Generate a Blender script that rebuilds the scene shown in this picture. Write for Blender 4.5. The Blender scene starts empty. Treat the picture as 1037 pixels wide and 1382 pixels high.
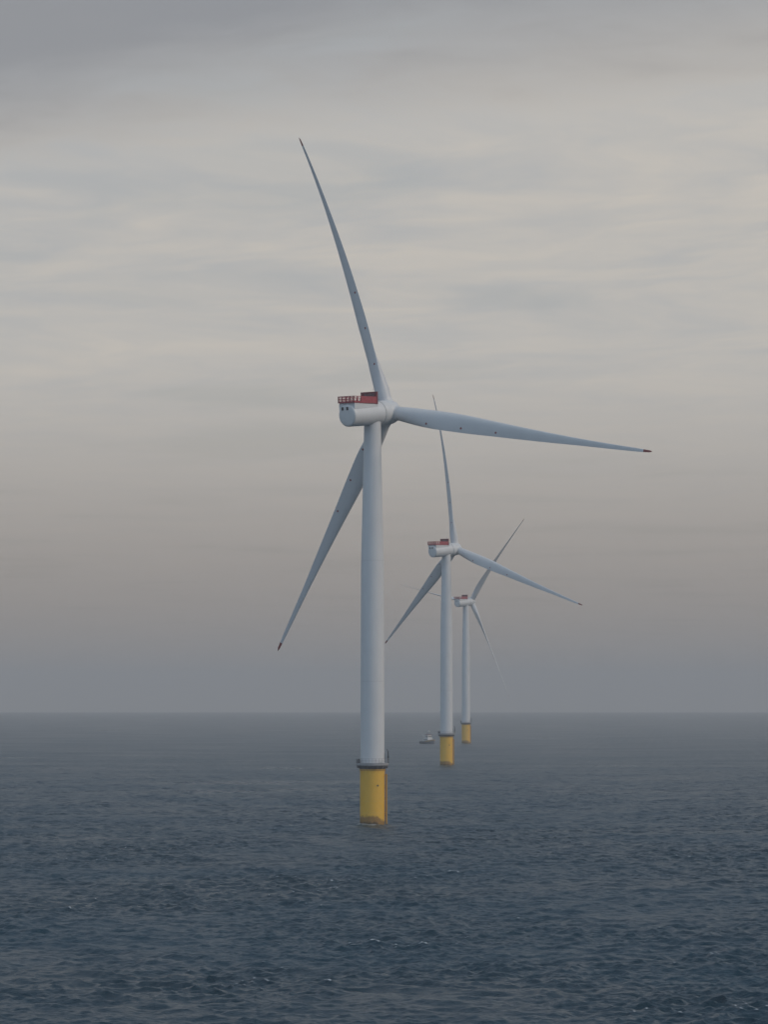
import bpy, math, random
import numpy as np
from mathutils import Matrix, Vector

S = bpy.context.scene
COL = S.collection
R = math.radians

# ------------------------------------------------------------------ camera
H_EYE = 31.7                    # eye height over the water
R_EARTH = 7.4e6                 # effective earth radius, with refraction
FPX = 5700.0                    # focal length in pixels of the 1037x1382 photograph
cam_d = bpy.data.cameras.new('camera')
cam = bpy.data.objects.new('camera', cam_d)
COL.objects.link(cam)
cam_d.sensor_fit = 'VERTICAL'
cam_d.sensor_height = 24.0
cam_d.lens = FPX / 1382.0 * 24.0
cam_d.clip_start = 1.0
cam_d.clip_end = 120000.0
PITCH = math.atan(253.5 / FPX)
cam.location = (0, 0, H_EYE)
cam.rotation_euler = (R(90) + PITCH, 0, 0)
S.camera = cam

# ------------------------------------------------------------------ light and exposure
SUN_AZ, SUN_EL = R(108), R(33)          # azimuth clockwise from the view direction (+Y): to the right, a little behind
S.view_settings.view_transform = 'Standard'
S.view_settings.look = 'None'
S.view_settings.gamma = 1.0
S.view_settings.use_curve_mapping = False
S.view_settings.exposure = 0.0

sun_d = bpy.data.lights.new('sun', 'SUN')
sun_d.energy = 0.95
sun_d.angle = R(18)
sun_d.color = (1.0, 0.80, 0.60)
sun = bpy.data.objects.new('sun', sun_d)
COL.objects.link(sun)
sv = Vector((math.sin(SUN_AZ) * math.cos(SUN_EL), math.cos(SUN_AZ) * math.cos(SUN_EL), math.sin(SUN_EL)))
sun.rotation_euler = sv.to_track_quat('Z', 'Y').to_euler()
sun.location = (400, 0, 300)


class NT:
    """small helper to write node trees"""
    def __init__(s, tree):
        s.t = tree
        s.n = tree.nodes
        s.n.clear()

    def new(s, typ, **kw):
        n = s.n.new(typ)
        for k, v in kw.items():
            setattr(n, k, v)
        return n

    def put(s, sock, v):
        if isinstance(v, bpy.types.NodeSocket):
            s.t.links.new(v, sock)
        elif v is not None:
            if sock.type == 'RGBA' and len(v) == 3:
                v = (*v, 1.0)
            sock.default_value = v

    def math(s, op, a, b=None, c=None, clamp=False):
        n = s.new('ShaderNodeMath', operation=op, use_clamp=clamp)
        for i, v in enumerate((a, b, c)):
            if v is not None:
                s.put(n.inputs[i], v)
        return n.outputs[0]

    def vmath(s, op, a, b=None):
        n = s.new('ShaderNodeVectorMath', operation=op)
        s.put(n.inputs[0], a)
        if b is not None:
            s.put(n.inputs[1], b)
        return n.outputs[0]

    def ramp(s, v, a, b, lo=0.0, hi=1.0):
        n = s.new('ShaderNodeMapRange', interpolation_type='SMOOTHSTEP')
        s.put(n.inputs['Value'], v)
        for k, q in zip(('From Min', 'From Max', 'To Min', 'To Max'), (a, b, lo, hi)):
            s.put(n.inputs[k], q)
        return n.outputs[0]

    def mix(s, f, a, b, typ='MIX'):
        n = s.new('ShaderNodeMix', data_type='RGBA', blend_type=typ)
        s.put(n.inputs[0], f)
        s.put(n.inputs[6], a)
        s.put(n.inputs[7], b)
        return n.outputs[2]

    def noise(s, vec, scale, detail=4.0, rough=0.55, dist=0.0):
        n = s.new('ShaderNodeTexNoise')
        s.put(n.inputs['Vector'], vec)
        n.inputs['Scale'].default_value = scale
        n.inputs['Detail'].default_value = detail
        n.inputs['Roughness'].default_value = rough
        n.inputs['Distortion'].default_value = dist
        return n.outputs[0]

    def xyz(s, x, y, z):
        n = s.new('ShaderNodeCombineXYZ')
        for i, v in enumerate((x, y, z)):
            s.put(n.inputs[i], v)
        return n.outputs[0]


# ------------------------------------------------------------------ sky: Nishita behind a thin veil of cloud
world = bpy.data.worlds.new('World')
S.world = world
world.use_nodes = True
w = NT(world.node_tree)
out = w.new('ShaderNodeOutputWorld')
bg = w.new('ShaderNodeBackground')
bg.inputs[1].default_value = 0.1
w.t.links.new(bg.outputs[0], out.inputs[0])
sky = w.new('ShaderNodeTexSky', sky_type='NISHITA')
sky.sun_disc = False
sky.sun_elevation = SUN_EL
sky.sun_rotation = SUN_AZ
sky.air_density = 1.2
sky.dust_density = 3.0
tc = w.new('ShaderNodeTexCoord')
sep = w.new('ShaderNodeSeparateXYZ')
w.t.links.new(tc.outputs['Generated'], sep.inputs[0])
dx, dy, dz = sep.outputs
zc = w.math('MAXIMUM', dz, 0.012)
px = w.math('DIVIDE', dx, zc)            # the cloud sheet seen in plan: features shrink towards the horizon
py = w.math('DIVIDE', dy, zc)
plan = w.xyz(px, py, 0.0)
# wind-drawn streaks: stretch the plan a little along a slanted direction
plan = w.xyz(w.math('ADD', w.math('MULTIPLY', px, 1.15), w.math('MULTIPLY', py, 0.16)), w.math('MULTIPLY', py, 0.62), 0.0)
warp = w.noise(w.vmath('ADD', plan, (3.1, 7.7, 0.0)), 0.9, 3.0, 0.5)
warpv = w.xyz(w.math('MULTIPLY', w.math('SUBTRACT', warp, 0.5), 1.3), w.math('MULTIPLY', w.math('SUBTRACT', warp, 0.5), 0.8), 0.0)
planw = w.vmath('ADD', plan, warpv)
n_big = w.noise(planw, 0.75, 4.0, 0.5)
n_mid = w.noise(w.vmath('ADD', planw, (11.3, 4.2, 0.0)), 2.1, 6.0, 0.56)
n_fine = w.noise(w.vmath('ADD', planw, (1.7, 21.2, 0.0)), 5.2, 6.0, 0.6)
f = w.math('ADD', w.math('MULTIPLY', n_big, 0.45), w.math('ADD', w.math('MULTIPLY', n_mid, 0.36), w.math('MULTIPLY', n_fine, 0.19)))
f = w.ramp(f, 0.36, 0.67)
# seen edge-on far away, the streaks run together
f = w.math('ADD', w.math('MULTIPLY', w.math('SUBTRACT', f, 0.5), w.ramp(py, 7.0, 17.0, 1.0, 0.25)), 0.5)
cool = (4.60, 4.66, 4.70)
warm = (6.35, 5.82, 5.12)
cloud = w.mix(f, cool, warm)
# the darker, lower deck overhead: its ragged edge hangs into the top of the view, deeper on the left
edge = w.math('ADD', py, w.math('MULTIPLY', px, 1.0))
edge = w.math('ADD', edge, w.math('MULTIPLY', w.math('SUBTRACT', n_big, 0.5), -2.6))
edge = w.math('ADD', edge, w.math('MULTIPLY', w.math('SUBTRACT', n_mid, 0.5), -1.1))
edge = w.math('ADD', edge, w.math('MULTIPLY', w.math('SUBTRACT', n_fine, 0.5), -0.9))
deck = w.ramp(edge, 7.6, 5.6)
cloud = w.mix(w.math('MULTIPLY', deck, 0.88), cloud, (2.62, 2.74, 3.02))
# distant murk low over the horizon
low = w.ramp(dz, 0.088, 0.008)
cloud = w.mix(w.math('MULTIPLY', low, 0.9), cloud, (3.3, 2.82, 2.45))
# higher up ahead the deck is thick and blue-grey; behind the camera it thins to a pale blue
cloud = w.mix(w.ramp(dz, 0.168, 0.27), cloud, (1.68, 2.28, 3.05))
back = w.ramp(dy, 0.45, -0.3)
cloud = w.mix(w.math('MULTIPLY', back, w.ramp(dz, 0.0, 0.12, 0.5, 1.0)), cloud, (3.9, 4.9, 6.1))
# a little of the clear sky shows through
veil = w.ramp(n_big, 0.30, 0.48, 0.86, 0.97)
col = w.mix(veil, sky.outputs[0], cloud)
w.t.links.new(col, bg.inputs[0])


# ------------------------------------------------------------------ materials
def mat(name):
    m = bpy.data.materials.new(name)
    m.use_nodes = True
    t = NT(m.node_tree)
    o = t.new('ShaderNodeOutputMaterial')
    p = t.new('ShaderNodeBsdfPrincipled')
    t.t.links.new(p.outputs[0], o.inputs[0])
    return m, t, p, o


def paint(name, base, rough=0.45, vary=0.08, scale=0.6, streak=None, dirt=(0.5, 0.47, 0.42)):
    """weathered paint: low-contrast mottling plus faint vertical run-off streaks"""
    m, t, p, o = mat(name)
    tcn = t.new('ShaderNodeTexCoord')
    co = tcn.outputs['Object']
    n1 = t.noise(co, scale, 5.0, 0.6)
    mp = t.new('ShaderNodeMapping')
    mp.inputs['Scale'].default_value = (2.2, 2.2, 0.06)
    t.t.links.new(co, mp.inputs[0])
    n2 = t.noise(mp.outputs[0], 1.0, 4.0, 0.6)
    c = t.mix(t.ramp(n1, 0.3, 0.7, 0.0, vary), base, tuple(b * 0.55 for b in base))
    if streak:
        c = t.mix(t.ramp(n2, 0.55, 0.8, 0.0, streak), c, tuple(b * d for b, d in zip(base, dirt)))
    t.put(p.inputs['Base Color'], c)
    t.put(p.inputs['Roughness'], t.ramp(n1, 0.3, 0.7, rough - 0.06, rough + 0.08))
    return m


WHITE = paint('white_paint', (0.74, 0.75, 0.75), 0.42, 0.10, 0.35, 0.16)
WHITE_BLADE = paint('white_blade_gelcoat', (0.70, 0.71, 0.72), 0.38, 0.08, 0.25)
RED = paint('red_paint', (0.42, 0.065, 0.08), 0.5, 0.35, 1.5)
RED_DARK = paint('dark_red_paint', (0.22, 0.04, 0.05), 0.55, 0.4, 1.5)
RED_TIP = paint('red_tip_paint', (0.26, 0.03, 0.03), 0.45, 0.3, 1.0)
GREY = paint('galvanised_grey', (0.38, 0.38, 0.39), 0.55, 0.35, 1.2, 0.2)
BRACKET = paint('bracket_grey', (0.20, 0.20, 0.205), 0.6, 0.3, 1.2)
DARK = paint('dark_steel', (0.06, 0.062, 0.068), 0.6, 0.3, 1.2)
LOUVRE = paint('louvre_grey', (0.20, 0.19, 0.20), 0.5, 0.3, 1.2)
GLASS = paint('hatch_glass', (0.022, 0.028, 0.036), 0.12, 0.2, 2.0)
SEAM = paint('seam_rubber', (0.22, 0.22, 0.22), 0.7, 0.2, 2.0)
HULL = paint('hull_blue', (0.15, 0.16, 0.19), 0.4, 0.3, 0.8)
BUFF = paint('buff_paint', (0.42, 0.30, 0.17), 0.5, 0.3, 0.8)
SHIP_WHITE = paint('ship_white', (0.66, 0.66, 0.65), 0.4, 0.1, 0.8, 0.2)
DECK = paint('ship_deck', (0.13, 0.15, 0.14), 0.7, 0.3, 0.8)
SIGN = paint('sign_plate', (0.72, 0.72, 0.66), 0.5, 0.1, 2.0)


def tower_paint():
    m, t, p, o = mat('tower_paint')
    co = t.new('ShaderNodeTexCoord').outputs['Object']
    s = t.new('ShaderNodeSeparateXYZ')
    t.t.links.new(co, s.inputs[0])
    x, y, z = s.outputs
    n1 = t.noise(co, 0.16, 5.0, 0.6)
    mp = t.new('ShaderNodeMapping')
    mp.inputs['Scale'].default_value = (1.3, 1.3, 0.035)
    t.t.links.new(co, mp.inputs[0])
    n2 = t.noise(mp.outputs[0], 1.0, 4.0, 0.6)
    base = (0.72, 0.73, 0.735)
    c = t.mix(t.ramp(n1, 0.35, 0.7, 0.0, 0.12), base, (0.46, 0.48, 0.50))
    c = t.mix(t.ramp(n2, 0.56, 0.8, 0.0, 0.22), c, (0.40, 0.39, 0.37))
    # section flanges of the tower cans
    for zz in (36.5, 67.5):
        band = t.math('LESS_THAN', t.math('ABSOLUTE', t.math('SUBTRACT', z, zz)), 0.11)
        c = t.mix(t.math('MULTIPLY', band, 0.16), c, (0.36, 0.37, 0.38))
    t.put(p.inputs['Base Color'], c)
    p.inputs['Roughness'].default_value = 0.42
    return m


TOWER = tower_paint()


def pile_paint():
    """yellow coating with a ragged band of weed and rust over the splash zone"""
    m, t, p, o = mat('yellow_pile_coating')
    co = t.new('ShaderNodeTexCoord').outputs['Object']
    s = t.new('ShaderNodeSeparateXYZ')
    t.t.links.new(co, s.inputs[0])
    x, y, z = s.outputs
    n1 = t.noise(co, 0.5, 5.0, 0.6)
    n3 = t.noise(co, 1.7, 5.0, 0.65)
    mp = t.new('ShaderNodeMapping')
    mp.inputs['Scale'].default_value = (1.6, 1.6, 0.06)
    t.t.links.new(co, mp.inputs[0])
    n2 = t.noise(mp.outputs[0], 1.0, 4.0, 0.6)
    yel = (0.86, 0.50, 0.055)
    c = t.mix(t.ramp(n1, 0.35, 0.7, 0.0, 0.14), yel, (0.52, 0.33, 0.045))
    c = t.mix(t.ramp(n2, 0.55, 0.82, 0.0, 0.28), c, (0.28, 0.15, 0.05))
    for zz in (5.9, 2.9):
        band = t.math('LESS_THAN', t.math('ABSOLUTE', t.math('SUBTRACT', z, zz)), 0.07)
        c = t.mix(t.math('MULTIPLY', band, 0.3), c, (0.75, 0.5, 0.2))
    # growth line: higher on the weather side, ragged
    line = t.math('ADD', z, t.math('MULTIPLY', t.math('SUBTRACT', n3, 0.5), -1.9))
    line = t.math('ADD', line, t.math('MULTIPLY', t.ramp(x, 0.9, 2.9), 1.15))
    g1 = t.ramp(line, 2.5, 1.7)
    c = t.mix(t.math('MULTIPLY', g1, 0.82), c, (0.21, 0.115, 0.05))
    g2 = t.ramp(line, 0.9, 0.2)
    c = t.mix(t.math('MULTIPLY', g2, 0.85), c, (0.045, 0.040, 0.030))
    t.put(p.inputs['Base Color'], c)
    t.put(p.inputs['Roughness'], t.ramp(line, 1.0, 2.6, 0.75, 0.5))
    b = t.new('ShaderNodeBump')
    b.inputs['Strength'].default_value = 0.4
    b.inputs['Distance'].default_value = 0.12
    t.put(b.inputs['Height'], t.math('MULTIPLY', n3, g1))
    t.t.links.new(b.outputs[0], p.inputs['Normal'])
    return m


YELLOW = pile_paint()
YELLOW_PIPE = paint('yellow_pipe', (0.60, 0.33, 0.06), 0.5, 0.3, 1.0, 0.3, (0.5, 0.35, 0.3))


# ------------------------------------------------------------------ mesh helpers
class MB:
    """collects boxes, tubes and lathes; build() links them as ONE mesh object"""
    def __init__(s):
        s.v, s.f = [], []

    def add(s, verts, faces):
        o = len(s.v)
        s.v += [tuple(map(float, p)) for p in verts]
        s.f += [tuple(i + o for i in f) for f in faces]
        return s

    def box(s, x0, x1, y0, y1, z0, z1, m=None):
        v = [Vector((x, y, z)) for z in (z0, z1) for y in (y0, y1) for x in (x0, x1)]
        if m:
            v = [m @ p for p in v]
        return s.add(v, [(0, 2, 3, 1), (4, 5, 7, 6), (0, 1, 5, 4), (2, 6, 7, 3), (0, 4, 6, 2), (1, 3, 7, 5)])

    def tube(s, a, b, r, r2=None, n=10, caps=True):
        a, b = Vector(a), Vector(b)
        d = (b - a).normalized()
        u = d.orthogonal().normalized()
        w_ = d.cross(u)
        r2 = r if r2 is None else r2
        v = []
        for c, q in ((a, r), (b, r2)):
            for k in range(n):
                t = 2 * math.pi * k / n
                v.append(c + (u * math.cos(t) + w_ * math.sin(t)) * q)
        fc = [(k, (k + 1) % n, n + (k + 1) % n, n + k) for k in range(n)]
        if caps:
            fc += [tuple(range(n))[::-1], tuple(range(n, 2 * n))]
        return s.add(v, fc)

    def lathe(s, prof, n=48, axis='Z', cap=True, mtx=None):
        """prof: list of (radius, height)"""
        v, fc = [], []
        for r, h in prof:
            for k in range(n):
                t = 2 * math.pi * k / n
                p = (r * math.cos(t), r * math.sin(t), h) if axis == 'Z' else (r * math.cos(t), h, -r * math.sin(t))
                v.append(mtx @ Vector(p) if mtx else p)
        for i in range(len(prof) - 1):
            for k in range(n):
                a, b = i * n + k, i * n + (k + 1) % n
                fc.append((a, b, b + n, a + n))
        if cap:
            fc.append(tuple(range(n))[::-1])
            fc.append(tuple(range((len(prof) - 1) * n, len(prof) * n)))
        return s.add(v, fc)

    def ring(s, rad, z, r, n=48, m=6):
        v, fc = [], []
        for k in range(n):
            t = 2 * math.pi * k / n
            for j in range(m):
                q = 2 * math.pi * j / m
                rr = rad + r * math.cos(q)
                v.append((rr * math.cos(t), rr * math.sin(t), z + r * math.sin(q)))
        for k in range(n):
            for j in range(m):
                a, b = k * m + j, k * m + (j + 1) % m
                c, d = ((k + 1) % n) * m + (j + 1) % m, ((k + 1) % n) * m + j
                fc.append((a, d, c, b))
        return s.add(v, fc)

    def build(s, name, m, parent=None, smooth=None):
        me = bpy.data.meshes.new(name)
        me.from_pydata(s.v, [], s.f)
        me.materials.append(m)
        me.validate()
        o = bpy.data.objects.new(name, me)
        COL.objects.link(o)
        if smooth:
            me.shade_smooth() if smooth is True else None
            me.polygons.foreach_set('use_smooth', [True] * len(me.polygons))
            try:
                me.set_sharp_from_angle(angle=R(38))
            except Exception:
                pass
        if parent:
            o.parent = parent
        return o


def empty(name, loc, label, cat, group=None, rz=0.0):
    o = bpy.data.objects.new(name, None)
    COL.objects.link(o)
    o.location = loc
    o.rotation_euler = (0, 0, rz)
    o['label'] = label
    o['category'] = cat
    if group:
        o['group'] = group
    return o


def sea_z(x, y):
    return -(x * x + y * y) / (2 * R_EARTH)


# ------------------------------------------------------------------ blade shape
ROTOR_R = 77.0
RC, CH = [3, 8, 14, 22, 33, 46, 58, 68, 74, 76.6], [3.5, 4.348, 5.029, 4.879, 3.854, 2.694, 1.705, 1.145, 0.782, 0.50]
RT, TW = [3, 14, 25, 40, 58, 77], [30.8, 30.802, 21.943, 16.281, 15.601, 16.283]
RP, PA = [3, 10, 22, 45, 77], [.5, 0.437, 0.439, 0.387, 0.387]
TH = ([3, 6, 10, 15, 22, 32, 50, 77], [1, .97, .72, .46, .34, .26, .2, .16])
FL0, SW0 = np.array([6.653, 2.133, -4.367]), np.array([-4.061, 3.557])
DOTX = [-2.013, -1.615, -1.253]


def smooth(xs, ys, x):
    xs, ys = np.array(xs, float), np.array(ys, float)
    m = np.gradient(ys, xs)
    i = np.clip(np.searchsorted(xs, x) - 1, 0, len(xs) - 2)
    h = xs[i + 1] - xs[i]
    t = np.clip((x - xs[i]) / h, 0, 1)
    return ys[i] * (1 + 2 * t) * (1 - t) ** 2 + h * m[i] * t * (1 - t) ** 2 + ys[i + 1] * t * t * (3 - 2 * t) + h * m[i + 1] * t * t * (t - 1)


XA = (1 - np.cos(np.linspace(0, np.pi, 17))) / 2


def blade_sections(rs, fl3, sw2, pitch):
    rs = np.asarray(rs, float)
    ch, tw, pa = smooth(RC, CH, rs), smooth(RT, TW, rs), smooth(RP, PA, rs)
    ch = np.where(rs > 76.3, ch * np.sqrt(np.clip((77.02 - rs) / 0.72, 0.02, 1)), ch)
    u = rs / ROTOR_R
    fl = fl3[0] * u + fl3[1] * u ** 2 + fl3[2] * u ** 3
    sw = sw2[0] * u ** 2 + sw2[1] * u ** 3
    th = np.interp(rs, *TH)
    secs = []
    for i, r in enumerate(rs):
        wgt = np.clip((th[i] - .4) / .6, 0, 1)
        yt = 5 * th[i] * (.2969 * np.sqrt(XA) - .126 * XA - .3516 * XA ** 2 + .2843 * XA ** 3 - .1020 * XA ** 4)
        yc = th[i] * np.sqrt(np.maximum(XA - XA ** 2, 0))
        y = yc * wgt + yt * (1 - wgt)
        xf = np.concatenate([XA, XA[-2:0:-1]])
        yy = np.concatenate([y, -y[-2:0:-1]])
        be = math.radians(tw[i] + pitch)
        X, Y = (pa[i] - xf) * ch[i], -yy * ch[i]
        P = np.empty((len(xf), 3))
        P[:, 0] = -sw[i] - X * math.cos(be) + Y * math.sin(be)
        P[:, 1] = fl[i] + X * math.sin(be) + Y * math.cos(be)
        P[:, 2] = r
        secs.append(P)
    return secs, (ch, tw, fl, sw, th)


def loft(name, secs, m, parent):
    n = len(secs[0])
    v = [tuple(p) for s_ in secs for p in s_]
    fc = []
    for i in range(len(secs) - 1):
        for k in range(n):
            a, b = i * n + k, i * n + (k + 1) % n
            fc.append((a, a + n, b + n, b))
    fc.append(tuple(range(n)))
    fc.append(tuple(range((len(secs) - 1) * n, len(secs) * n))[::-1])
    mb = MB().add(v, fc)
    return mb.build(name, m, parent, smooth='auto')


def make_blade(root, mtx, fl3, sw2, pitch):
    rs = np.concatenate([np.linspace(2.9, 14, 16), np.linspace(15, 74.6, 46)])
    secs, _ = blade_sections(rs, fl3, sw2, pitch)
    b = loft('blade', secs, WHITE_BLADE, root)
    b.matrix_local = mtx
    rs = np.array([74.6, 75.2, 75.8, 76.3, 76.6, 76.8, 76.92, 77.0])
    secs, _ = blade_sections(rs, fl3, sw2, pitch)
    loft('blade_tip', secs, RED_TIP, b)
    # three small red handling marks on the side facing the nacelle
    for r, X in zip((13, 23, 33), DOTX):
        secs, (ch, tw, fl, sw, th) = blade_sections([r - .6, r, r + .6], fl3, sw2, pitch)
        be = math.radians(tw[1] + pitch)
        pa = float(smooth(RP, PA, np.array([r]))[0])
        xf = np.clip(pa - X / ch[1], 0.02, 0.98)
        # point of the surface at that chord position, and its normal
        nX = len(XA)
        ps = secs[1][:nX]
        k = int(np.clip(np.searchsorted(XA, xf), 1, nX - 1))
        t = (xf - XA[k - 1]) / (XA[k] - XA[k - 1])
        P = ps[k - 1] * (1 - t) + ps[k] * t
        tang = ps[k] - ps[k - 1]
        along = secs[2][k] - secs[0][k]
        nrm = np.cross(tang, along)
        nrm /= np.linalg.norm(nrm)
        ctr = secs[1].mean(0)
        if nrm @ (P - ctr) < 0:
            nrm = -nrm
        MB().tube(P - nrm * 0.05, P + nrm * 0.035, 0.28, n=16).build('handling_mark', RED_TIP, b)
    return b


# ------------------------------------------------------------------ the wind turbine
TILT = R(6)
OVERHANG = 6.4
AXIS_Z = 105.33


def make_turbine(base, psi, theta, fls, sws, pitches, label):
    root = empty('wind_turbine', base, label, 'wind turbine', 'offshore wind turbines in a row')
    # --- foundation
    pile = MB().lathe([(3.2, -9), (3.2, 13.2), (3.2, 14.05)], 72).build('monopile', YELLOW, root, 'auto')
    MB().lathe([(3.205, 13.7), (3.32, 13.7), (3.32, 14.08), (3.205, 14.08)], 72, cap=False).build('flange', YELLOW_PIPE, pile, 'auto')
    MB().tube((1.35, -2.88, 9.9), (1.42, -3.02, 9.9), 0.22, n=12).build('hole_cover', DARK, pile)
    # --- boat landing on the right flank
    bl = MB()
    for yy in (-0.85, 0.85):
        bl.tube((3.62, yy, -5), (3.62, yy, 12.8), 0.2, n=12)
        for zz in (2.9, 6.4, 9.6, 12.4):
            bl.tube((3.62, yy, zz), (2.9, yy * 0.9, zz), 0.13, n=8)
    bl.build('boat_landing', YELLOW_PIPE, root, 'auto')
    ld = MB()
    for yy in (-0.3, 0.3):
        ld.box(3.34, 3.42, yy - .035, yy + .035, 0.5, 14.9)
    for k in range(46):
        ld.tube((3.38, -.3, .8 + k * .3), (3.38, .3, .8 + k * .3), 0.025, n=6)
    ld.build('ladder', RED_DARK, root)
    # --- working platform
    pf = MB()
    pf.lathe([(3.12, 14.98), (4.1, 14.98), (4.16, 15.02), (4.16, 15.62), (4.06, 15.66), (3.12, 15.66)], 72, cap=False)
    pf = pf.build('platform', GREY, root, 'auto')
    br = MB().lathe([(3.225, 14.12), (3.3, 14.12), (4.02, 14.94), (3.225, 14.94)], 72, cap=False)
    for k in range(18):
        m = Matrix.Rotation(2 * math.pi * (k + .5) / 18, 4, 'Z')
        br.box(3.23, 4.02, -.05, .05, 14.3, 14.965, m)
    br.build('bracket_ring', BRACKET, pf, 'auto')
    rl = MB()
    for k in range(30):
        t = 2 * math.pi * (k + .5) / 30
        x, y = 4.16 * math.cos(t), 4.16 * math.sin(t)
        rl.tube((x, y, 15.4), (x * 1.035, y * 1.035, 16.75), 0.04, n=6)
    for zz, k in ((16.75, 1.035), (16.3, 1.024), (15.95, 1.012)):
        rl.ring(4.16 * k, zz, 0.035, 60, 6)
    rl.build('railing', GREY, pf)
    # tower door on the boat-landing side, boxes and the davit on the platform
    MB().box(-4.0, -3.2, -1.4, -.5, 15.66, 16.45).box(-3.92, -3.28, -1.32, -.58, 16.45, 16.6).build('equipment_box', DARK, pf)
    MB().box(1.7, 2.5, -3.84, -3.80, 15.72, 16.02, Matrix.Rotation(R(2), 4, 'Z')).build('sign_plate', SIGN, pf)
    cr = MB()
    cr.tube((4.05, -.35, 15.6), (4.05, -.35, 16.9), 0.2, 0.16, n=12)
    cr.tube((4.05, -.35, 16.9), (4.05, -.35, 18.5), 0.15, 0.13, n=12)
    cr.tube((4.05, -.35, 18.45), (3.75, .9, 19.1), 0.11, 0.09, n=10)
    cr.tube((4.05, -.35, 17.2), (3.9, .3, 18.75), 0.06, n=8)
    cr.box(3.85, 4.25, -.6, -.1, 16.9, 17.35)
    cr.build('davit_crane', DARK, pf, 'auto')
    # --- tower
    tw = MB().lathe([(3.1, 14.9), (3.1, 15.3), (3.02, 40), (2.95, 66), (2.86, 70), (2.55, 84), (2.25, 97), (2.16, 104.2)], 96, cap=False)
    tw = tw.build('tower', TOWER, root, 'auto')
    MB().lathe([(3.103, 15.66), (3.22, 15.66), (3.22, 15.82), (3.103, 15.82)], 72, cap=False).build('flange', WHITE, tw, 'auto')
    dr = MB().box(2.75, 3.13, -.5, .5, 15.9, 18.1)
    dr.build('door', LOUVRE, tw)
    # --- nacelle (local axes: X sideways, Y upwind along the shaft, Z up)
    NM = Matrix.Translation((0, 0, AXIS_Z)) @ Matrix.Rotation(-psi, 4, 'Z') @ Matrix.Rotation(TILT, 4, 'X')
    nb = MB()
    S0 = -16.4 + OVERHANG
    S1 = -4.55 + OVERHANG
    prof = [(0.02, S0 - .16), (1.3, S0 - .14), (2.3, S0 - .07), (2.58, S0), (2.75, S0 + .1), (2.84, S0 + .26), (2.87, S0 + .5), (2.93, S0 + 4), (3.02, S1 - 1.5), (3.06, S1)]
    nb.lathe(prof, 96, 'Y')
    nac = nb.build('nacelle', WHITE, root, 'auto')
    nac.matrix_local = NM
    # yaw collar between tower and nacelle
    # squared roof housing that carries the hoist platform
    hb = MB()
    y0, y1 = S0 + .5, S1 - 2.3
    xs = [(-2.74, 1.0), (-2.84, 2.2), (-2.84, 3.08), (-2.72, 3.2), (2.38, 3.2), (2.5, 3.08), (2.5, 2.2), (2.42, 1.0)]
    v = [(x, y0, z) for x, z in xs] + [(x, y1, z - .1) for x, z in xs]
    n = len(xs)
    hb.add(v, [tuple(range(n)), tuple(range(n, 2 * n))[::-1]] + [(k, k + n, (k + 1) % n + n, (k + 1) % n) for k in range(n)])
    LEVEL = Matrix.Translation((0, S0 + .5, 3.2)) @ Matrix.Rotation(-R(4.6), 4, 'X') @ Matrix.Translation((0, -S0 - .5, -3.2))
    hb.build('roof_housing', WHITE, nac, 'auto').matrix_local = LEVEL
    for xc in (-1.22, .42):
        wn = MB().box(xc - .36, xc + .36, S0 - .17, S0 + .05, 1.38, 2.2).build('rear_window', GLASS, nac)
        fr = MB()
        for a, b, c, d in ((-.46, -.36, 1.28, 2.3), (.36, .46, 1.28, 2.3), (-.36, .36, 1.28, 1.38), (-.36, .36, 2.2, 2.3)):
            fr.box(xc + a, xc + b, S0 - .19, S0 + .05, c, d)
        fr.build('window_frame', WHITE, wn)
    sm = MB().lathe([(2.9, S1 - .02), (3.05, S1 - .02), (3.05, S1 + .14), (2.9, S1 + .14)], 96, 'Y', cap=False)
    sm.build('seam_ring', SEAM, nac, 'auto')
    # generator ring
    G0, G1 = S1 + .12, -2.0 + OVERHANG
    gn = MB().lathe([(2.9, G0), (3.1, G0 + .02), (3.16, G0 + .12), (3.16, G1 - .2), (3.08, G1 - .05), (2.9, G1)], 96, 'Y', cap=True)
    gn = gn.build('generator', WHITE, root, 'auto')
    gn.matrix_local = NM
    # hoist platform rails
    zf = 3.2
    F0, F1 = S0 - .02, S1 - 3.0
    hp = MB()
    X0, X1 = -2.78, 2.66
    hp.box(X0, X1, F0, F1, zf + .03, zf + .15)
    hp = hp.build('hoist_platform', RED, nac)
    hp.matrix_local = LEVEL
    hr = MB()
    top = zf + 1.75

    def rail(p, q, posts):
        p, q = Vector(p), Vector(q)
        for k in range(posts + 1):
            c = p.lerp(q, k / posts)
            hr.box(c.x - .105, c.x + .105, c.y - .105, c.y + .105, zf + .13, top)
        d = (q - p).normalized()
        side = Vector((-d.y, d.x, 0))
        for z0, z1, t in ((top - .17, top, .07), (zf + .86, zf + 1.0, .05), (zf + .15, zf + .45, .04)):
            a = p + side * t
            b = q - side * t
            hr.box(min(a.x, b.x), max(a.x, b.x), min(a.y, b.y), max(a.y, b.y), z0, z1)
    # wire infill of the rear rail
    for k in range(1, 18):
        xx = X0 + .1 + (X1 - X0 - .2) * k / 18
        hr.box(xx - .045, xx + .045, F0 + .07, F0 + .13, zf + .4, top - .1)
    rail((X0 + .1, F0 + .1, 0), (X1 - .1, F0 + .1, 0), 4)
    rail((X1 - .1, F0 + .1, 0), (X1 - .1, F1 - .1, 0), 6)
    rail((X0 + .1, F0 + .1, 0), (X0 + .1, F1 - .1, 0), 6)
    hr.build('railing', RED, hp)
    # solid side screens next to the cooler
    MB().box(X1 - .07, X1 - .02, F0 + 3.1, F1, zf + .16, top + .01).build('side_screen', RED, hp)
    ck = MB()
    cy = F1 + .06
    ct = zf + 3.1
    ck.box(X0, X0 + .22, cy, cy + .5, zf - .1, ct)
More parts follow.
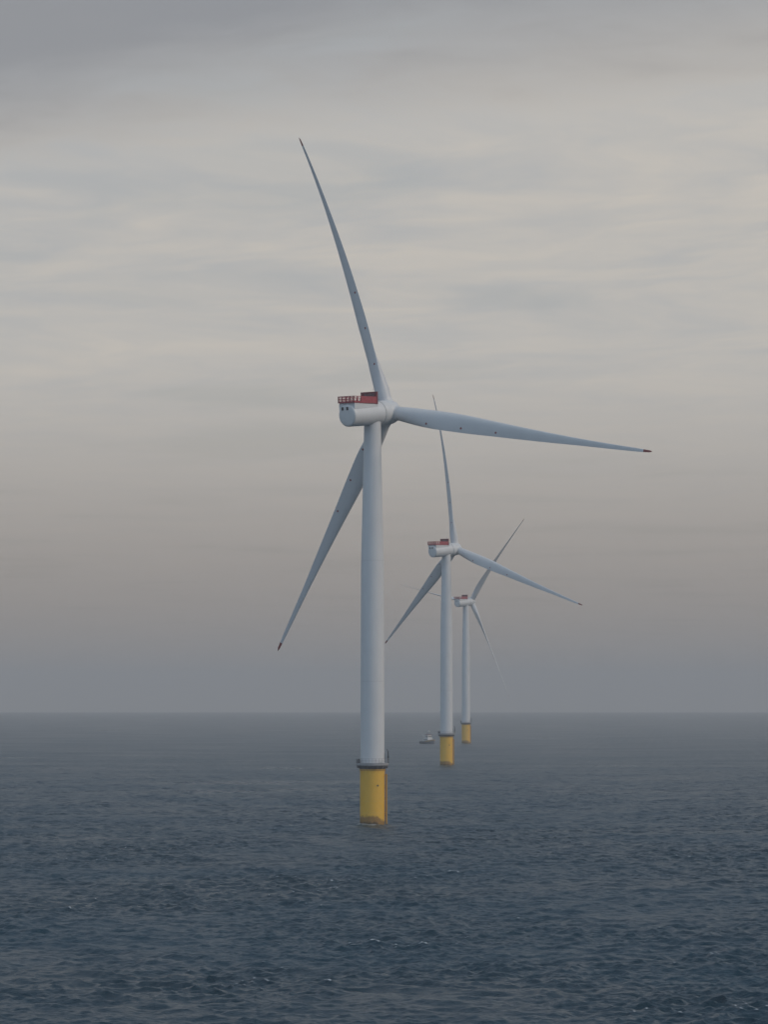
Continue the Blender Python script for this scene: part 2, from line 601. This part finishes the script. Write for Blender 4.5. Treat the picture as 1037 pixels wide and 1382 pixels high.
    ck.box(X1 - .22, X1, cy, cy + .5, zf - .1, ct)
    ck.box(X0 + .22, X1 - .22, cy, cy + .5, ct - .24, ct - .003)
    ck.box(X0 + .22, X1 - .22, cy + .02, cy + .48, zf + 1.3, zf + 1.5)
    ck.box(X0 + .22, X1 - .22, cy + .12, cy + .42, zf - .1, ct - .24)
    ck = ck.build('cooler', RED_DARK, nac)
    ck.matrix_local = LEVEL
    for z0, z1 in ((zf + .45, zf + 1.2), (zf + 1.72, zf + 2.7)):
        lv = MB()
        for k in range(4):
            xx = -1.55 + k * .86
            for q in range(6):
                zz = z0 + (z1 - z0) * q / 6
                lv.box(xx, xx + .6, cy + .04, cy + .119, zz, zz + (z1 - z0) / 6 * .62)
        lv.box(-1.55, 1.63, cy + .1, cy + .119, z0 - .08, z0 - .003)
        lv.build('louvre', LOUVRE, ck)
    # wind mast on the cooler
    MB().tube((1.4, cy + .25, ct - .01), (1.4, cy + .25, ct + .9), .03, n=6).tube((1.1, cy + .25, ct + .6), (1.7, cy + .25, ct + .6), .025, n=6).build('wind_sensor', GREY, nac).matrix_local = LEVEL
    # --- hub
    RM = NM @ Matrix.Translation((0, OVERHANG, 0))
    hu = MB()
    hu.lathe([(2.6, -2.05), (2.95, -1.9), (3.12, -1.2), (3.15, -.2), (3.05, .8), (2.8, 1.6), (2.3, 2.3), (1.5, 2.85), (.7, 3.1), (.03, 3.16)], 72, 'Y')
    hu = hu.build('hub', WHITE, root, 'auto')
    hu.matrix_local = RM
    for k in range(3):
        th = theta + k * 2 * math.pi / 3
        BM = RM @ Matrix.Rotation(th, 4, 'Y')
        cl = MB().lathe([(2.05, .6), (2.0, 2.0), (1.86, 3.0), (1.86, 3.35), (1.79, 3.37), (1.77, 3.2)], 48, mtx=Matrix.Rotation(th, 4, 'Y') @ Matrix.Translation((0, .26, 0)), cap=False)
        cl.build('blade_collar', WHITE, hu, 'auto')
        make_blade(root, BM, FL0 + np.array(fls[k]), SW0 + np.array(sws[k]), pitches[k])
    return root


def base_at(x, y):
    return (x, y, sea_z(x, y))


make_turbine(base_at(-2.97, 1084.0), 0.7121, -0.37087,
             [(0, -4.198, 0), (0, 6.769, 0), (0, -2.55, 0)], [(-3.076, 0), (-1.542, 0), (3.155, 0)], (0, 0, 0),
             'nearest and largest white wind turbine, with a thick yellow pile and red nacelle railing')
make_turbine(base_at(30.6, 2069.0), 0.7766, -0.15732,
             [(.413, 2.149 - 5.2, 0), (.413, 2.149 + 4.243, 0), (.413, 2.149 + 1.196, 0)], [(-2.261, 0), (-1.86, 0), (-1.562, 0)], (5.44, 5.44, 5.44),
             'middle-sized white wind turbine, on a yellow pile between the largest and the smallest one')
make_turbine(base_at(61.3, 3159.0), 0.733, 0.627,
             [(-4.873, 8.059 + 2.765, 0), (-4.873, 8.059 + .33, 0), (-4.873, 8.059 - 1.171, 0)], [(-3.609, 0), (-7.53, 0), (-5.47, 0)], (84.93 - 7.66, 84.93 + 26.0, 84.93 - 27.0),
             'smallest and farthest wind turbine, hazy, its thin blades feathered edge-on')


# ------------------------------------------------------------------ the service vessel
def make_ship():
    y = 3120.0
    x = (578.6 - 518.5) * y / FPX
    root = empty('service_vessel', base_at(x, y), 'small dark hulled service vessel with white wheelhouse and mast, left of the middle turbine pile', 'vessel', rz=R(-60))
    # local X runs from stern to bow
    L, Bm = 15.5, 3.3
    st = []
    for t in np.linspace(0, 1, 13):
        xx = -L / 2 + L * t
        b = Bm * (1 - max(0, (t - .62) / .38) ** 2.2)
        sheer = 1.7 + 1.25 * max(0, (t - .35) / .65) ** 2
        st.append((xx, max(b, .12), sheer))
    v, fc = [], []
    for xx, b, sh in st:
        v += [(xx, -b * .78, -1.0), (xx, -b, .5), (xx, -b * 1.03, sh), (xx, b * 1.03, sh), (xx, b, .5), (xx, b * .78, -1.0)]
    for i in range(len(st) - 1):
        for k in range(6):
            a, b = i * 6 + k, i * 6 + (k + 1) % 6
            fc.append((a, b, b + 6, a + 6))
    fc += [tuple(range(6))[::-1], tuple(range(len(v) - 6, len(v)))]
    hull = MB().add(v, fc).build('hull', HULL, root)
    bw = MB()
    for sgn in (-1, 1):
        for i in range(6, len(st) - 1):
            (xa, ba, sa), (xb, bb, sb) = st[i], st[i + 1]
            p = [Vector((xa, sgn * (ba * 1.03 + .01), sa - .75)), Vector((xb, sgn * (bb * 1.03 + .01), sb - .75)), Vector((xb, sgn * (bb * 1.05 + .01), sb + .35)), Vector((xa, sgn * (ba * 1.05 + .01), sa + .35))]
            q = [u + Vector((0, -sgn * .1, 0)) for u in p]
            bw.add(p + q, [(0, 1, 2, 3), (7, 6, 5, 4), (0, 4, 5, 1), (1, 5, 6, 2), (2, 6, 7, 3), (3, 7, 4, 0)])
    bw.build('bulwark', BUFF, root)
    MB().box(-7.5, 4.6, -2.9, 2.9, 1.72, 1.8).build('deck', DECK, root)
    cab = MB().box(-3.4, 2.6, -2.2, 2.2, 1.8, 3.9).build('deckhouse', SHIP_WHITE, root)
    for k in range(4):
        MB().box(-2.9 + k * 1.35, -2.1 + k * 1.35, -2.24, -2.19, 2.7, 3.3).build('window', GLASS, cab)
    v = [(-1.6, -1.75, 3.9), (2.2, -1.75, 3.9), (2.2, 1.75, 3.9), (-1.6, 1.75, 3.9), (-1.3, -1.6, 6.5), (1.7, -1.6, 6.5), (1.7, 1.6, 6.5), (-1.3, 1.6, 6.5)]
    wh = MB().add(v, [(0, 3, 2, 1), (4, 5, 6, 7), (0, 1, 5, 4), (1, 2, 6, 5), (2, 3, 7, 6), (3, 0, 4, 7)]).build('wheelhouse', SHIP_WHITE, root)
    MB().box(-1.1, 1.5, -1.75, -1.66, 4.75, 5.5).box(1.86, 2.02, -1.4, 1.4, 4.75, 5.5).build('window', GLASS, wh)
    MB().box(-1.5, 2.1, -1.85, 1.85, 6.5, 6.75).build('roof', RED_DARK, wh)
    mt = MB()
    mt.tube((-.7, -.9, 6.75), (-.1, 0, 9.0), .16, n=8).tube((-.7, .9, 6.75), (-.1, 0, 9.0), .16, n=8).tube((.4, 0, 6.75), (-.1, 0, 9.0), .16, n=8).tube((-.1, 0, 8.9), (-.1, 0, 10.8), .08, n=8).box(-.3, .1, -1.3, 1.3, 7.7, 7.95)
    mt = mt.build('mast', GREY, root)
    MB().lathe([(.05, 8.5), (.75, 8.6), (.85, 9.1), (.55, 9.6), (.03, 9.75)], 20, mtx=Matrix.Translation((.5, 0, 0))).build('radar_dome', SHIP_WHITE, mt, 'auto')
    MB().tube((-4.6, -1.6, 1.8), (-4.6, -1.6, 5.9), .3, .24, n=12).tube((-4.6, -1.6, 5.7), (-6.9, -1.2, 6.6), .2, .13, n=10).build('deck_crane', SHIP_WHITE, root, 'auto')
    for sgn in (-1, 1):
        rl = MB()
        for k in range(6):
            xx = -7.4 + k * .75
            rl.tube((xx, sgn * 3.15, 1.7), (xx, sgn * 3.15, 2.8), .04, n=6)
        rl.tube((-7.4, sgn * 3.15, 2.8), (-3.65, sgn * 3.15, 2.8), .04, n=6).tube((-7.4, sgn * 3.15, 2.25), (-3.65, sgn * 3.15, 2.25), .03, n=6)
        rl.build('railing', GREY, root)
    fd = MB()
    for zz in (.9, 1.35):
        for sgn in (-1, 1):
            fd.tube((-7.5, sgn * 3.42, zz), (2.5, sgn * 3.42, zz), .13, n=8)
    fd.build('fender', DARK, root)


make_ship()


# ------------------------------------------------------------------ the sea: one sheet, curved with the earth, real waves where they can be seen
def make_sea():
    rng = np.random.default_rng(7)
    rows = [1.0, 40, 90, 150, 210, 270, 320, 350, 365]
    d = 375.0
    while d < 26000:
        rows.append(d)
        k = d / 1000.0
        d += 0.00085 * d * max(1.0, k ** 0.8)
    rows = np.array(rows)
    half = R(8.6)
    nd = 1500
    az = np.concatenate([np.linspace(-half, half, nd), np.linspace(half, 2 * math.pi - half, 118)[1:-1]])
    nr, na = len(rows), len(az)
    dense_w = np.zeros(na)
    dense_w[:nd] = np.clip((half - np.abs(az[:nd])) / R(0.7), 0, 1)
    dr = np.gradient(rows)
    X = (rows[:, None] * np.sin(az)[None, :])
    Y = (rows[:, None] * np.cos(az)[None, :])
    Z = -(rows ** 2 / (2 * R_EARTH))[:, None] * np.ones((1, na))
    xd = X[:, :nd].astype(np.float64)
    yd = Y[:, :nd].astype(np.float64)
    dX = np.zeros((nr, nd), np.float32)
    dY = np.zeros((nr, nd), np.float32)
    dZ = np.zeros((nr, nd), np.float32)
    J = np.zeros((nr, nd), np.float32)
    N = 170
    lam = np.exp(np.linspace(math.log(0.75), math.log(26.0), N) + rng.uniform(-.015, .015, N))
    k = 2 * math.pi / lam
    g = 9.81
    om = np.sqrt(g * k)
    lp = 9.0
    omp = math.sqrt(g * 2 * math.pi / lp)
    Sw = om ** -5.0 * np.exp(-1.25 * (omp / om) ** 4) * 2.2 ** np.exp(-(om - omp) ** 2 / (2 * (.08 * omp) ** 2))
    dom = np.abs(np.gradient(om))
    amp = np.sqrt(2 * Sw * dom)
    amp *= HS / 4 / math.sqrt((amp ** 2).sum() / 2)
    wind = R(180 + 41)                         # waves run from the upwind side towards the camera and left
    spread = np.interp(lam, [1, 6, 17, 34], [1.0, .85, .55, .4])
    ang = wind + rng.normal(0, 1, N) * spread
    ph = rng.uniform(0, 2 * math.pi, N)
    rowstep = dr
    # gusts: patches where the short chop is stronger or weaker
    gust = np.ones((nr, nd), np.float32)
    for q in range(9):
        L_ = rng.uniform(45, 220)
        an = rng.uniform(0, 2 * math.pi)
        gust += np.float32(0.12) * np.sin(((xd * math.sin(an) * 1.6 + yd * math.cos(an)) * (2 * math.pi / L_) + rng.uniform(0, 6.28)) % (2 * math.pi)).astype(np.float32)
    gust = np.clip(gust, 0.45, 1.6)
    for i in range(N):
        sx, sy = math.sin(ang[i]), math.cos(ang[i])
        cell = np.maximum(rowstep * abs(sy), rows * (2 * half / nd) * abs(sx)) + 1e-6
        wr = np.clip((lam[i] / cell - 2.4) / 1.6, 0, 1)
        use = np.nonzero((wr > 0) & (rows > 340))[0]
        if len(use) == 0:
            continue
        a, b = use[0], use[-1] + 1
        p = (k[i] * (xd[a:b] * sx + yd[a:b] * sy) + ph[i])
        p = np.mod(p, 2 * math.pi).astype(np.float32)
        wv = (wr[a:b] * amp[i]).astype(np.float32)[:, None] * (gust[a:b] if lam[i] < 6.0 else np.float32(1))
        c, s_ = np.cos(p) * wv, np.sin(p) * wv
        dZ[a:b] += c
        dX[a:b] -= s_ * np.float32(sx * .85)
        dY[a:b] -= s_ * np.float32(sy * .85)
        J[a:b] += c * np.float32(k[i])
    # washes of foam round the piles
    wash = np.zeros((nr, nd), np.float32)
    for bx, by in PILES:
        dd = np.hypot((xd - bx + 0.8) * 1.25, (yd - by + 1.5) / 2.4)
        wash += np.clip((8.5 - dd) / 5.0, 0, 1)
    global FOAM0
    FOAM0 = float(np.percentile(J[200:800], 98.8))
    dw = dense_w[:nd][None, :].astype(np.float32)
    X[:, :nd] += dX * dw
    Y[:, :nd] += dY * dw
    Z[:, :nd] += dZ * dw
    co = np.stack([X, Y, Z], -1).reshape(-1, 3).astype(np.float32)
    i0 = np.arange(nr - 1)[:, None] * na
    j = np.arange(na)[None, :]
    j2 = (j + 1) % na
    quads = np.stack([i0 + j, i0 + j2, i0 + na + j2, i0 + na + j], -1).reshape(-1, 4)[:, ::-1]
    me = bpy.data.meshes.new('sea')
    me.vertices.add(len(co))
    me.vertices.foreach_set('co', co.ravel())
    nq = len(quads)
    me.loops.add(nq * 4)
    me.polygons.add(nq)
    me.loops.foreach_set('vertex_index', quads.astype(np.int32).ravel())
    me.polygons.foreach_set('loop_start', (np.arange(nq) * 4).astype(np.int32))
    me.polygons.foreach_set('use_smooth', np.ones(nq, bool))
    Jf = np.zeros((nr, na), np.float32)
    Jf[:, :nd] = J * dw
    at = me.attributes.new('crest', 'FLOAT', 'POINT')
    at.data.foreach_set('value', Jf.ravel())
    Wf = np.zeros((nr, na), np.float32)
    Wf[:, :nd] = wash
    at = me.attributes.new('wash', 'FLOAT', 'POINT')
    at.data.foreach_set('value', Wf.ravel())
    me.update(calc_edges=True)
    print('sea', nr, na, 'J pct', np.percentile(J[300:900], [50, 90, 99, 99.9, 99.97]), 'sigma', dZ[300:900].std())
    m, t, p, o = mat('sea_water')
    me.materials.append(m)
    ob = bpy.data.objects.new('sea', me)
    ob['kind'] = 'structure'
    COL.objects.link(ob)
    co_ = t.new('ShaderNodeTexCoord').outputs['Object']
    a = t.new('ShaderNodeAttribute', attribute_name='crest')
    crest = a.outputs['Fac']
    # distance of the water from the middle of the sheet decides how much of the chop is too small to model
    ln = t.new('ShaderNodeVectorMath', operation='LENGTH')
    t.t.links.new(co_, ln.inputs[0])
    dist = ln.outputs['Value']
    n1 = t.noise(co_, 1.7, 4.0, 0.65)
    n2 = t.noise(co_, 0.22, 4.0, 0.6)
    nb = t.noise(co_, 0.012, 3.0, 0.55)
    bmp = t.new('ShaderNodeBump')
    bmp.inputs['Distance'].default_value = 1.0
    h = t.math('ADD', t.math('MULTIPLY', n1, 0.34), t.math('MULTIPLY', n2, t.ramp(dist, 700.0, 2500.0, 0.25, 1.1)))
    t.put(bmp.inputs['Height'], h)
    t.put(bmp.inputs['Strength'], t.ramp(dist, 1500.0, 5000.0, 0.7, 0.15))
    t.t.links.new(bmp.outputs[0], p.inputs['Normal'])
    t.put(p.inputs['Roughness'], t.math('ADD', t.ramp(dist, 400.0, 3000.0, SEA_R0, SEA_R1), t.math('MULTIPLY', t.math('SUBTRACT', nb, 0.5), 0.22)))
    p.inputs['IOR'].default_value = 1.333
    water = t.mix(t.ramp(nb, 0.35, 0.65), SEA_C0, SEA_C1)
    # scattered whitecaps where crests steepen
    fn = t.noise(co_, 2.6, 3.0, 0.7)
    patch = t.noise(co_, 0.045, 2.0, 0.5)
    foam = t.ramp(t.math('ADD', crest, t.math('MULTIPLY', t.math('SUBTRACT', fn, 0.5), 0.5)), FOAM0, FOAM0 + .2)
    foam = t.math('MULTIPLY', foam, t.ramp(patch, 0.54, 0.60))
    wa = t.new('ShaderNodeAttribute', attribute_name='wash').outputs['Fac']
    wn = t.noise(co_, 1.3, 4.0, 0.7)
    foam = t.math('MAXIMUM', foam, t.math('MULTIPLY', t.ramp(t.math('ADD', wa, t.math('MULTIPLY', t.math('SUBTRACT', wn, 0.5), 3.0)), 0.82, 1.15), 0.75))
    t.put(p.inputs['Base Color'], t.mix(t.math('MULTIPLY', foam, 0.85), water, (0.62, 0.64, 0.66)))
    return ob


HS = 0.68
PILES = [(-2.97, 1084.0), (30.6, 2069.0), (61.3, 3159.0)]
SEA_R0, SEA_R1 = 0.30, 0.325
SEA_C0, SEA_C1 = (0.003, 0.025, 0.040), (0.005, 0.036, 0.058)
FOAM0 = 0.52
make_sea()

# ------------------------------------------------------------------ haze over the water
zlow = -26000.0 ** 2 / (2 * R_EARTH) - 3.0
hz = MB().box(-27500, 27500, -27500, 27500, zlow, 205.0)
m = bpy.data.materials.new('haze_air')
m.use_nodes = True
t = NT(m.node_tree)
o = t.new('ShaderNodeOutputMaterial')
pv = t.new('ShaderNodeVolumePrincipled')
t.put(pv.inputs['Color'], (0.945, 0.945, 0.945))
pv.inputs['Density'].default_value = 1.05e-4
pv.inputs['Anisotropy'].default_value = 0.0
t.t.links.new(pv.outputs[0], o.inputs['Volume'])
ob = hz.build('haze', m)
ob['kind'] = 'stuff'
